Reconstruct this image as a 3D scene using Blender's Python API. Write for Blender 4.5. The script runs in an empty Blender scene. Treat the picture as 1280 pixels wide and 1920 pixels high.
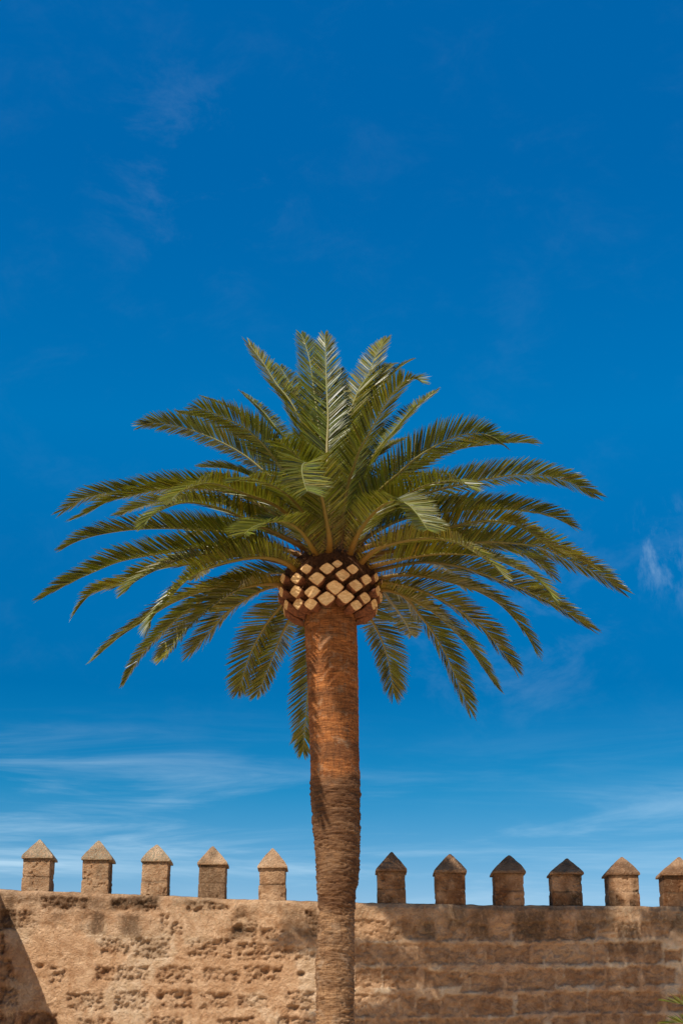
import bpy, math, random
import numpy as np
from mathutils import Vector

# ------------------------------------------------------------------ camera, sky, sun, exposure
SC = bpy.context.scene
COL = SC.collection
rnd = random.Random(7)
RNG = np.random.default_rng(11)

FPX = 2900.0                       # focal length in pixels of a 1280 x 1920 frame
PITCH = math.radians(21.0)
CAMZ = 1.6
cam = bpy.data.cameras.new("camera")
cam.sensor_fit = 'VERTICAL'
cam.sensor_height = 36.0
cam.lens = 36.0 * FPX / 1920.0
cam.clip_start = 0.1
cam.clip_end = 5000.0
camo = bpy.data.objects.new("camera", cam)
COL.objects.link(camo)
camo.location = (0, 0, CAMZ)
camo.rotation_euler = (math.radians(90) + PITCH, 0, 0)
SC.camera = camo

SUN_EL = math.radians(49.8)
SUN_AZ = math.radians(39.0)        # to the left of straight behind the camera
sun_vec = Vector((-math.sin(SUN_AZ) * math.cos(SUN_EL), -math.cos(SUN_AZ) * math.cos(SUN_EL), math.sin(SUN_EL)))
sl = bpy.data.lights.new("sun", 'SUN')
sl.energy = 3.8
sl.angle = math.radians(0.42)
sl.color = (1.0, 0.93, 0.82)
so = bpy.data.objects.new("sun", sl)
COL.objects.link(so)
so.rotation_euler = sun_vec.to_track_quat('Z', 'Y').to_euler()
so.location = (-10, -14, 30)

SC.view_settings.view_transform = 'Standard'
SC.view_settings.look = 'None'
SC.view_settings.gamma = 1.0
SC.view_settings.exposure = 0.72
SC.view_settings.use_curve_mapping = False


class NT:
    """small helper for node trees"""
    def __init__(self, tree):
        self.t = tree
        self.t.nodes.clear()

    def n(self, kind, **kw):
        nd = self.t.nodes.new(kind)
        for k, v in kw.items():
            if hasattr(nd, k):
                setattr(nd, k, v)
            else:
                nd.inputs[k].default_value = v
        return nd

    def l(self, a, b):
        self.t.links.new(a, b)

    def set(self, sock, v):
        if hasattr(v, 'is_linked') or hasattr(v, 'links'):
            self.l(v, sock)
        else:
            sock.default_value = v

    def math(self, op, a, b=0.0, c=None, clamp=False):
        nd = self.t.nodes.new('ShaderNodeMath')
        nd.operation = op
        nd.use_clamp = clamp
        self.set(nd.inputs[0], a)
        self.set(nd.inputs[1], b)
        if c is not None:
            self.set(nd.inputs[2], c)
        return nd.outputs[0]

    def mapr(self, v, a, b, c=0.0, d=1.0, smooth=True):
        nd = self.t.nodes.new('ShaderNodeMapRange')
        nd.interpolation_type = 'SMOOTHSTEP' if smooth else 'LINEAR'
        self.set(nd.inputs[0], v)
        for i, x in enumerate((a, b, c, d)):
            nd.inputs[1 + i].default_value = x
        return nd.outputs[0]

    def mix(self, f, a, b, mode='MIX'):
        nd = self.t.nodes.new('ShaderNodeMix')
        nd.data_type = 'RGBA'
        nd.blend_type = mode
        self.set(nd.inputs[0], f)
        self.set(nd.inputs[6], a if not isinstance(a, tuple) else (*a, 1.0)[:4])
        self.set(nd.inputs[7], b if not isinstance(b, tuple) else (*b, 1.0)[:4])
        return nd.outputs[2]

    def noise(self, vec, scale, detail=4.0, rough=0.55, dist=0.0):
        nd = self.t.nodes.new('ShaderNodeTexNoise')
        if vec is not None:
            self.l(vec, nd.inputs['Vector'])
        nd.inputs['Scale'].default_value = scale
        nd.inputs['Detail'].default_value = detail
        nd.inputs['Roughness'].default_value = rough
        nd.inputs['Distortion'].default_value = dist
        return nd.outputs[0]

    def mapping(self, vec, scale=(1, 1, 1), rot=(0, 0, 0), loc=(0, 0, 0)):
        nd = self.t.nodes.new('ShaderNodeMapping')
        self.l(vec, nd.inputs[0])
        nd.inputs['Scale'].default_value = scale
        nd.inputs['Rotation'].default_value = rot
        nd.inputs['Location'].default_value = loc
        return nd.outputs[0]

    def attr(self, name):
        nd = self.t.nodes.new('ShaderNodeAttribute')
        nd.attribute_name = name
        return nd.outputs['Fac']


w = bpy.data.worlds.new("World")
SC.world = w
w.use_nodes = True
N = NT(w.node_tree)
sky = N.n('ShaderNodeTexSky', sky_type='NISHITA')
sky.sun_disc = False
sky.sun_elevation = SUN_EL
sky.sun_rotation = math.pi + SUN_AZ
sky.altitude = 800.0
sky.air_density = 1.0
sky.dust_density = 0.15
sky.ozone_density = 3.0
tc = N.n('ShaderNodeTexCoord')
gen = tc.outputs['Generated']
hs = N.n('ShaderNodeHueSaturation')
hs.inputs['Hue'].default_value = 0.485
hs.inputs['Saturation'].default_value = 1.42
hs.inputs['Value'].default_value = 1.0
N.l(sky.outputs[0], hs.inputs['Color'])
sep = N.n('ShaderNodeSeparateXYZ')
N.l(gen, sep.inputs[0])
el = sep.outputs[2]
# thin cirrus: streaky noise in sky directions
st = N.noise(N.mapping(gen, scale=(5.0, 5.0, 46.0), rot=(0, math.radians(-6), 0), loc=(1.7, 0.3, 0.4)), 1.0, 9.0, 0.6, 0.6)
st = N.mapr(st, 0.42, 0.78)
big = N.mapr(N.noise(N.mapping(gen, scale=(3.2, 3.2, 9.0), loc=(4.1, 2.0, 0.9)), 1.0, 3.0, 0.5, 0.2), 0.36, 0.62)
low = N.mapr(el, 0.245, 0.13)
leftw = N.mapr(sep.outputs[0], 0.12, -0.2, 0.45, 1.0)
c1 = N.math('MULTIPLY', N.math('MULTIPLY', st, low), N.math('MULTIPLY', N.math('MULTIPLY_ADD', big, 0.6, 0.4), leftw))
wis = N.noise(N.mapping(gen, scale=(16.0, 16.0, 26.0), rot=(0, math.radians(28), 0), loc=(0.3, 5.1, 2.2)), 1.0, 9.0, 0.68, 0.35)
wis = N.mapr(wis, 0.46, 0.80)


def sky_patch(d, r0, r1):
    """soft mask round one direction of the sky"""
    vm = N.n('ShaderNodeVectorMath', operation='DISTANCE')
    N.l(gen, vm.inputs[0])
    vm.inputs[1].default_value = d
    return N.mapr(vm.outputs['Value'], r1, r0)


patches = N.math('MULTIPLY', sky_patch((0.212, 0.942, 0.33), 0.006, 0.05), 0.08)
patches = N.math('ADD', patches, N.math('MULTIPLY', sky_patch((-0.093, 0.83, 0.552), 0.015, 0.085), 0.05))
patches = N.math('ADD', patches, N.math('MULTIPLY', sky_patch((0.10, 0.95, 0.30), 0.02, 0.10), 0.10))
patches = N.math('ADD', patches, 0.012)
up_ = N.noise(N.mapping(gen, scale=(60.0, 60.0, 11.0), rot=(0, math.radians(16), 0), loc=(2.3, 1.1, 0.2)), 1.0, 9.0, 0.66, 0.25)
up_ = N.math('MULTIPLY', N.mapr(up_, 0.44, 0.80), N.math('MULTIPLY', sky_patch((0.2135, 0.942, 0.332), 0.006, 0.05), 0.5))
c2 = N.math('ADD', N.math('MULTIPLY', wis, patches), up_)
cl = N.math('ADD', N.math('MULTIPLY', c1, 0.95), c2, clamp=True)
ramp = N.n('ShaderNodeValToRGB')
ramp.color_ramp.interpolation = 'LINEAR'
for p_, c_ in ((0.0, (.85, .68, .64)), (0.12, (.80, .58, .58)), (0.19, (.10, .44, .52)), (0.25, (.0, .37, .50)), (0.33, (0, .48, .62)), (0.41, (0, .66, .78)), (0.55, (0, .66, .84)), (0.70, (0, .76, .97))):
    e_ = ramp.color_ramp.elements.new(p_)
    e_.color = (*c_, 1)
ramp.color_ramp.elements.remove(ramp.color_ramp.elements[0])
ramp.color_ramp.elements[-1].color = (0, .8, 1, 1)
N.l(el, ramp.inputs[0])
deep = N.mix(1.0, hs.outputs[0], ramp.outputs[0], 'MULTIPLY')
mixed = N.mix(cl, deep, (3.8, 5.0, 5.8))
bg = N.n('ShaderNodeBackground')
N.l(mixed, bg.inputs[0])
bg.inputs[1].default_value = 0.108
out = N.n('ShaderNodeOutputWorld')
N.l(bg.outputs[0], out.inputs[0])

# ------------------------------------------------------------------ placing helpers
FWD = np.array((0, math.cos(PITCH), math.sin(PITCH)))
UPV = np.array((0, -math.sin(PITCH), math.cos(PITCH)))
RGT = np.array((1.0, 0, 0))
TREE_Y = 20.0
WALL_Y = 24.6


def at(px, py, Y):
    """the point at distance Y that the photo shows at px, py"""
    d = FWD * FPX + RGT * (px - 640.0) + UPV * (960.0 - py)
    k = Y / d[1]
    return np.array((d[0] * k, Y, CAMZ + d[2] * k))


def tag(o, label=None, cat=None, group=None, kind=None):
    if label: o['label'] = label
    if cat: o['category'] = cat
    if group: o['group'] = group
    if kind: o['kind'] = kind
    return o


def empty(name, loc):
    o = bpy.data.objects.new(name, None)
    o.empty_display_size = 0.2
    o.location = loc
    COL.objects.link(o)
    return o


def mesh_obj(name, verts, faces, mats, parent=None, attrs=None, matidx=None, smooth=True, loc=None):
    """one mesh object; verts in world coordinates (loc: where its origin stands)"""
    verts = np.asarray(verts, dtype=float)
    org = np.array(loc if loc is not None else (0, 0, 0), dtype=float)
    me = bpy.data.meshes.new(name)
    me.from_pydata((verts - org).tolist(), [], faces if isinstance(faces, list) else faces.tolist())
    for m in (mats if isinstance(mats, (list, tuple)) else [mats]):
        me.materials.append(m)
    if matidx is not None:
        me.polygons.foreach_set('material_index', np.asarray(matidx, dtype=np.int32))
    if smooth is not False:
        me.polygons.foreach_set('use_smooth', np.ones(len(me.polygons), dtype=bool) if smooth is True else np.asarray(smooth, dtype=bool))
    for k, v in (attrs or {}).items():
        a = me.attributes.new(k, 'FLOAT', 'POINT')
        a.data.foreach_set('value', np.asarray(v, dtype=np.float32))
    me.update()
    o = bpy.data.objects.new(name, me)
    COL.objects.link(o)
    if parent is not None:
        o.parent = parent
        pl = np.array(parent_world(parent))
        o.location = Vector((org - pl).tolist())
    else:
        o.location = Vector(org.tolist())
    return o


def parent_world(p):
    v = Vector((0, 0, 0))
    while p is not None:
        v += p.location
        p = p.parent
    return v


def _hash(i, j, k, seed):
    h = (i * 374761393 + j * 668265263 + k * 2147483647 + seed * 974711) & 0xffffffff
    h = ((h ^ (h >> 13)) * 1274126177) & 0xffffffff
    h = h ^ (h >> 16)
    return (h & 0xffff) / 65535.0


def vnoise(P, seed=0):
    P = np.asarray(P, dtype=float)
    I = np.floor(P).astype(np.int64)
    F = P - I
    F = F * F * (3 - 2 * F)
    r = 0
    for a in (0, 1):
        wa = F[:, 0] if a else 1 - F[:, 0]
        for b in (0, 1):
            wb = F[:, 1] if b else 1 - F[:, 1]
            for c in (0, 1):
                wc = F[:, 2] if c else 1 - F[:, 2]
                r = r + wa * wb * wc * _hash(I[:, 0] + a, I[:, 1] + b, I[:, 2] + c, seed)
    return r


def fbm(P, scale=1.0, octv=4, seed=0, rough=0.5, ridge=False):
    P = np.asarray(P, dtype=float) * scale
    s, a, t = 0.0, 1.0, 0.0
    for o in range(octv):
        n = vnoise(P, seed + o * 17)
        if ridge:
            n = 1 - np.abs(2 * n - 1)
        s = s + a * n
        t += a
        a *= rough
        P = P * 2.03 + 11.3
    return s / t


def sstep(a, b, x):
    t = np.clip((x - a) / (b - a), 0, 1)
    return t * t * (3 - 2 * t)


# ------------------------------------------------------------------ materials
def new_mat(name):
    m = bpy.data.materials.new(name)
    m.use_nodes = True
    return m, NT(m.node_tree)


def finish(N, color, rough=0.85, spec=0.25, bump=None, bstr=0.4, bdist=0.02, extra=None):
    p = N.n('ShaderNodeBsdfPrincipled')
    N.set(p.inputs['Base Color'], color if not isinstance(color, tuple) else (*color, 1))
    N.set(p.inputs['Roughness'], rough)
    p.inputs['Specular IOR Level'].default_value = spec
    if bump is not None:
        b = N.n('ShaderNodeBump')
        b.inputs['Strength'].default_value = bstr
        b.inputs['Distance'].default_value = bdist
        N.l(bump, b.inputs['Height'])
        N.l(b.outputs[0], p.inputs['Normal'])
    o = N.n('ShaderNodeOutputMaterial')
    sh = p.outputs[0] if extra is None else extra(p.outputs[0])
    N.l(sh, o.inputs[0])
    return p


def stone_material(name, plain=False):
    m, N = new_mat(name)
    pos = N.n('ShaderNodeNewGeometry').outputs['Position']
    big = N.noise(pos, 0.9, 4, 0.6)
    mid = N.noise(pos, 5.0, 6, 0.65, 0.4)
    fine = N.noise(pos, 34.0, 6, 0.7)
    pits = N.noise(pos, 60.0, 4, 0.7)
    gran = N.noise(pos, 17.0, 7, 0.75, 0.3)
    c = N.mix(N.mapr(mid, 0.32, 0.68), (0.47, 0.255, 0.125), (0.74, 0.475, 0.275))
    c = N.mix(N.math('MULTIPLY', N.mapr(big, 0.4, 0.65), 0.5), c, (0.56, 0.31, 0.155))
    if not plain:
        c = N.mix(N.attr('brown'), c, N.mix(N.mapr(mid, 0.35, 0.65), (0.16, 0.064, 0.024), (0.31, 0.145, 0.060)))
        c = N.mix(N.attr('pale'), c, N.mix(N.mapr(mid, 0.3, 0.7), (0.60, 0.41, 0.24), (0.76, 0.57, 0.38)))
    sootn = N.math('MULTIPLY', N.attr('soot'), N.mapr(N.noise(N.mapping(pos, scale=(14, 14, 6)), 1.0, 6, 0.7), 0.22, 0.52, 0.1, 1.25), clamp=True)
    c = N.mix(sootn, c, (0.075, 0.043, 0.022))
    lich = N.math('MULTIPLY', N.attr('lichen'), N.mapr(fine, 0.42, 0.6), clamp=True)
    c = N.mix(lich, c, (0.30, 0.25, 0.16))
    c = N.mix(N.math('MULTIPLY', N.mapr(pits, 0.40, 0.28), 0.55), c, (0.14, 0.075, 0.035))
    c = N.mix(0.55, c, N.mix(fine, (0.30, 0.30, 0.30), (0.70, 0.70, 0.70)), 'OVERLAY')
    c = N.mix(N.math('MULTIPLY', N.mapr(gran, 0.44, 0.33), 0.38), c, (0.19, 0.090, 0.038))
    c = N.mix(N.math('MULTIPLY', N.mapr(gran, 0.54, 0.68), 0.35), c, (0.66, 0.45, 0.27))
    hgt = N.math('ADD', N.math('MULTIPLY', fine, 1.0), N.math('MULTIPLY', mid, 1.0))
    hgt = N.math('ADD', hgt, N.math('MULTIPLY', gran, 1.8))
    hgt = N.math('ADD', hgt, N.math('MULTIPLY', pits, 0.5))
    finish(N, c, 0.93, 0.15, hgt, 1.0, 0.035)
    return m


MAT_STONE = stone_material("sandstone")


def bark_material():
    m, N = new_mat("palm_bark")
    tcn = N.n('ShaderNodeTexCoord').outputs['Object']
    sp = N.n('ShaderNodeSeparateXYZ')
    N.l(tcn, sp.inputs[0])
    ring = N.noise(N.mapping(tcn, scale=(5, 5, 34)), 1.0, 6, 0.68, 0.9)
    band = N.noise(N.mapping(tcn, scale=(0.8, 0.8, 4.5)), 1.0, 4, 0.6, 0.4)
    vert = N.noise(N.mapping(tcn, scale=(42, 42, 7)), 1.0, 4, 0.65, 0.2)
    fine = N.noise(N.mapping(tcn, scale=(30, 30, 90)), 1.0, 5, 0.7)
    up = N.attr('upper')
    c = N.mix(N.mapr(ring, 0.3, 0.7), (0.18, 0.088, 0.038), (0.47, 0.265, 0.125))
    cu = N.mix(N.mapr(ring, 0.3, 0.7), (0.22, 0.064, 0.015), (0.50, 0.19, 0.055))
    c = N.mix(up, c, cu)
    c = N.mix(N.math('MULTIPLY', N.mapr(band, 0.44, 0.66), 0.6), c, (0.10, 0.045, 0.020))
    c = N.mix(N.math('MULTIPLY', N.mapr(vert, 0.52, 0.36), 0.5), c, (0.075, 0.035, 0.017))
    scar = N.noise(N.mapping(tcn, scale=(6, 6, 48)), 1.0, 4, 0.6, 0.8)
    c = N.mix(N.math('MULTIPLY', N.mapr(scar, 0.42, 0.33), 0.75), c, (0.050, 0.022, 0.010))
    patch = N.noise(N.mapping(tcn, scale=(5, 5, 5)), 1.0, 5, 0.65, 0.5)
    c = N.mix(N.math('MULTIPLY', N.mapr(patch, 0.52, 0.66), 0.45), c, (0.40, 0.27, 0.165))
    c = N.mix(N.math('MULTIPLY', N.mapr(patch, 0.46, 0.32), 0.45), c, (0.12, 0.045, 0.018))
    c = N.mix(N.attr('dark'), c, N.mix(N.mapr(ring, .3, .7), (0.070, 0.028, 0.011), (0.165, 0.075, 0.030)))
    c = N.mix(0.6, c, N.mix(fine, (0.25, 0.25, 0.25), (0.75, 0.75, 0.75)), 'OVERLAY')
    hgt = N.math('ADD', N.math('MULTIPLY', ring, 1.4), N.math('MULTIPLY', vert, 0.5))
    hgt = N.math('ADD', hgt, N.math('MULTIPLY', fine, 0.6))
    finish(N, c, 0.9, 0.2, hgt, 0.95, 0.028)
    return m


MAT_BARK = bark_material()


def leaf_material(name, dark, light, yellow):
    m, N = new_mat(name)
    t = N.attr('tint')
    y = N.attr('yellow')
    c = N.mix(t, dark, light)
    c = N.mix(y, c, yellow)
    p = N.n('ShaderNodeBsdfPrincipled')
    N.l(c, p.inputs['Base Color'])
    p.inputs['Roughness'].default_value = 0.37
    p.inputs['Specular IOR Level'].default_value = 0.42
    tr = N.n('ShaderNodeBsdfTranslucent')
    N.l(N.mix(0.5, c, (0.42, 0.40, 0.02)), tr.inputs[0])
    ms = N.n('ShaderNodeMixShader')
    ms.inputs[0].default_value = 0.2
    N.l(p.outputs[0], ms.inputs[1])
    N.l(tr.outputs[0], ms.inputs[2])
    o = N.n('ShaderNodeOutputMaterial')
    N.l(ms.outputs[0], o.inputs[0])
    return m


MAT_LEAF = leaf_material("palm_leaflet", (0.011, 0.017, 0.001), (0.145, 0.168, 0.008), (0.30, 0.21, 0.018))


def rachis_material():
    m, N = new_mat("frond_midrib")
    t = N.attr('along')
    pos = N.n('ShaderNodeTexCoord').outputs['Object']
    nz = N.noise(pos, 18.0, 4, 0.6)
    c = N.mix(N.mapr(t, 0.05, 0.30), (0.225, 0.098, 0.014), (0.17, 0.115, 0.016))
    c = N.mix(N.mapr(t, 0.25, 0.8), c, (0.17, 0.165, 0.042))
    c = N.mix(N.mapr(t, 0.075, 0.015), c, (0.16, 0.058, 0.025))
    c = N.mix(N.math('MULTIPLY', N.mapr(nz, 0.5, 0.7), 0.45), c, (0.12, 0.075, 0.02))
    finish(N, c, 0.5, 0.35, nz, 0.3, 0.01)
    return m


MAT_RIB = rachis_material()


def fibre_material(name, a0, a1):
    m, N = new_mat(name)
    pos = N.n('ShaderNodeTexCoord').outputs['Object']
    a = N.noise(N.mapping(pos, scale=(30, 30, 9)), 1.0, 5, 0.7, 0.5)
    c = N.mix(N.mapr(a, 0.3, 0.7), a0, a1)
    finish(N, c, 0.9, 0.15, a, 0.9, 0.03)
    return m


MAT_FIBRE = fibre_material("collar_fibre", (0.030, 0.012, 0.006), (0.13, 0.055, 0.022))
MAT_CROWN = fibre_material("crown_fibre", (0.055, 0.020, 0.008), (0.34, 0.16, 0.055))


def stub_materials():
    m, N = new_mat("stub_side")
    pos = N.n('ShaderNodeTexCoord').outputs['Object']
    a = N.noise(N.mapping(pos, scale=(22, 22, 30)), 1.0, 5, 0.65, 0.3)
    c = N.mix(N.mapr(a, 0.3, 0.7), (0.060, 0.018, 0.007), (0.20, 0.066, 0.022))
    finish(N, c, 0.7, 0.3, a, 0.5, 0.015)
    m2, N = new_mat("stub_cut")
    pos = N.n('ShaderNodeTexCoord').outputs['Object']
    a = N.noise(N.mapping(pos, scale=(16, 16, 50)), 1.0, 5, 0.65, 0.3)
    b = N.noise(pos, 9.0, 3, 0.5)
    c = N.mix(N.mapr(a, 0.35, 0.65), (0.60, 0.36, 0.155), (0.80, 0.55, 0.28))
    c = N.mix(N.math('MULTIPLY', N.mapr(b, 0.5, 0.7), 0.5), c, (0.50, 0.24, 0.09))
    c = N.mix(N.attr('rim'), c, (0.34, 0.14, 0.05))
    finish(N, c, 0.95, 0.08, a, 0.4, 0.006)
    return [m, m2]


MAT_STUB = stub_materials()


def ground_material():
    m, N = new_mat("pale_gravel")
    pos = N.n('ShaderNodeNewGeometry').outputs['Position']
    a = N.noise(pos, 0.4, 5, 0.6)
    b = N.noise(pos, 45.0, 4, 0.7)
    c = N.mix(a, (0.64, 0.45, 0.27), (0.78, 0.57, 0.36))
    c = N.mix(0.4, c, N.mix(b, (0.3, 0.3, 0.3), (0.7, 0.7, 0.7)), 'OVERLAY')
    finish(N, c, 0.95, 0.1, b, 0.6, 0.02)
    return m


# ------------------------------------------------------------------ ground
def build_ground():
    s = [-2500, -300, -60, -20, 0, 20, 60, 300, 2500]
    V = [(x, y, -0.02 if abs(x) + abs(y) > 50 else 0.0) for y in s for x in s]
    n = len(s)
    F = [(j * n + i, j * n + i + 1, (j + 1) * n + i + 1, (j + 1) * n + i) for j in range(n - 1) for i in range(n - 1)]
    tag(mesh_obj("ground", V, F, ground_material()), kind='structure')


build_ground()

# ------------------------------------------------------------------ the wall
TOPX = [-60, 0, 200, 400, 520, 640, 900, 1280, 1500]
TOPY = [1666, 1668, 1675, 1684, 1688.5, 1692, 1697, 1700, 1701]
_pts = [at(x, y, WALL_Y) for x, y in zip(TOPX, TOPY)]
WTX = [p[0] for p in _pts]
WTZ = [p[2] for p in _pts]
WALL_TH = 0.9


def wtop(x):
    return np.interp(x, WTX, WTZ)


def inv_px(x, z, Y):
    """photo pixel of a point of the wall face (used only to look up where its stones and stains lie)"""
    dz = z - CAMZ
    f = Y * FWD[1] + dz * FWD[2]
    u = Y * UPV[1] + dz * UPV[2]
    return 640 + FPX * x / f, 960 - FPX * u / f


def rects_right():
    R = [(65, 462, 225, 535, .6), (290, 462, 400, 535, .75), (545, 465, 710, 535, .8), (1000, 455, 1198, 528, 1.0), (1212, 478, 1275, 530, .9),
         (45, 560, 90, 625, .8), (155, 553, 283, 625, .95), (315, 560, 445, 620, .85), (485, 570, 610, 638, .85), (670, 550, 800, 630, .75),
         (835, 555, 985, 615, .7), (990, 548, 1110, 620, .9), (1130, 545, 1255, 615, .95),
         (280, 660, 316, 730, .5), (320, 672, 372, 728, .85), (515, 660, 640, 725, .9), (660, 650, 760, 720, .75), (785, 640, 915, 715, .8),
         (925, 640, 1060, 718, .85), (1068, 640, 1195, 715, .95), (1220, 650, 1300, 712, .9),
         (200, 745, 290, 810, .7), (640, 740, 760, 810, .7), (790, 735, 890, 808, .8), (915, 726, 1040, 808, .8), (1058, 725, 1215, 808, .9),
         (180, 375, 350, 440, .5), (470, 390, 550, 445, .6), (640, 380, 770, 448, .5), (1035, 380, 1115, 435, .5), (880, 370, 950, 440, .6), (45, 650, 215, 735, .15),
         (410, 462, 535, 535, .35), (715, 462, 755, 535, .4), (762, 460, 940, 532, .2), (946, 460, 995, 530, .35), (95, 556, 150, 625, .5), (450, 565, 480, 635, .3), (613, 562, 667, 635, .5),
         (803, 555, 832, 620, .45), (220, 655, 276, 730, .45), (377, 655, 442, 730, .5), (448, 656, 511, 728, .4), (763, 646, 782, 715, .35), (45, 742, 195, 810, .4), (295, 742, 420, 810, .55),
         (426, 742, 530, 808, .5), (535, 742, 635, 808, .45), (45, 372, 175, 447, .3), (355, 376, 465, 447, .3), (555, 386, 635, 448, .3), (775, 376, 875, 443, .45), (955, 376, 1030, 437, .4),
         (1120, 378, 1235, 434, .45), (230, 462, 285, 535, .4), (10, 462, 60, 535, .4)]
    return [(640 + a / 2, 1540 + b / 2, 640 + c / 2, 1540 + d / 2, e) for a, b, c, d, e in R]


def rects_left():
    R = [(140, 435, 362, 502, .02), (255, 530, 365, 625, .05), (400, 352, 458, 430, .05), (340, 340, 388, 420, .5), (450, 345, 605, 430, .15),
         (690, 370, 810, 435, .0), (440, 545, 560, 605, .12), (510, 440, 640, 512, .25), (700, 450, 870, 512, .22), (890, 460, 1060, 520, .12),
         (0, 335, 60, 405, .75), (0, 622, 70, 692, .75), (82, 720, 215, 790, .7), (0, 425, 20, 500, .5), (0, 515, 50, 590, .3), (0, 728, 48, 790, .7),
         (770, 552, 900, 608, .2), (920, 545, 1060, 600, .15), (255, 645, 390, 712, .2), (430, 635, 550, 708, .2), (600, 640, 720, 700, .3),
         (750, 642, 870, 705, .25), (890, 650, 1010, 705, .15), (1080, 640, 1180, 715, .3), (300, 740, 420, 810, .3), (540, 735, 680, 810, .25), (820, 735, 960, 810, .3),
         (590, 545, 720, 608, .18), (1040, 735, 1180, 810, .3), (1150, 340, 1190, 430, .3),
         (70, 335, 130, 400, .2), (870, 372, 965, 440, .35), (980, 400, 1065, 450, .15), (560, 350, 640, 425, .1), (380, 440, 500, 508, .18), (190, 545, 250, 600, .12), (345, 545, 432, 600, .12),
         (1068, 470, 1185, 522, .12), (640, 378, 690, 432, .1), (160, 290, 330, 330, .3), (420, 285, 590, 335, .35), (700, 300, 860, 340, .2)]
    return [(a / 2, 1540 + b / 2, c / 2, 1540 + d / 2, e) for a, b, c, d, e in R]


def stains():
    # photo rectangles with a strength: dark weathering under the top of the wall
    R = [(560, 318, 1290, 346, .6, 1), (640, 330, 770, 440, .75, 1), (480, 325, 560, 440, .6, 1), (300, 370, 350, 435, .7, 1), (400, 322, 470, 400, .6, 1),
         (780, 330, 830, 445, .6, 1), (880, 330, 952, 430, .65, 1), (970, 330, 1020, 400, .6, 1), (1240, 340, 1290, 430, .8, 1), (1040, 380, 1115, 435, .7, 1),
         (1120, 330, 1240, 380, .6, 1), (150, 380, 300, 440, .35, 1), (50, 320, 300, 345, .25, 1), (1000, 455, 1190, 500, .4, 1),
         (30, 268, 400, 312, .40, 0), (170, 275, 400, 335, .5, 0), (190, 330, 240, 380, .35, 0), (300, 320, 345, 400, .3, 0), (100, 300, 150, 360, .25, 0), (410, 280, 600, 325, .75, 0), (340, 340, 390, 420, .6, 0), (452, 348, 530, 432, .55, 0),
         (0, 265, 60, 405, .55, 0), (640, 285, 830, 315, .35, 0), (880, 320, 960, 375, .3, 0), (1060, 330, 1200, 440, .45, 0), (870, 390, 930, 430, .6, 0),
         (1000, 300, 1190, 340, .3, 0), (520, 450, 620, 500, .25, 0)]
    return [((640 if r else 0) + a / 2, 1540 + b / 2, (640 if r else 0) + c / 2, 1540 + d / 2, e) for a, b, c, d, e, r in R]


def in_rect(PX, PY, r, soft, wob):
    a, b, c, d = r[:4]
    dx = np.maximum(a - PX, PX - c) + wob
    dy = np.maximum(b - PY, PY - d) + wob
    return 1 - sstep(-soft, soft, np.maximum(dx, dy))


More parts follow.
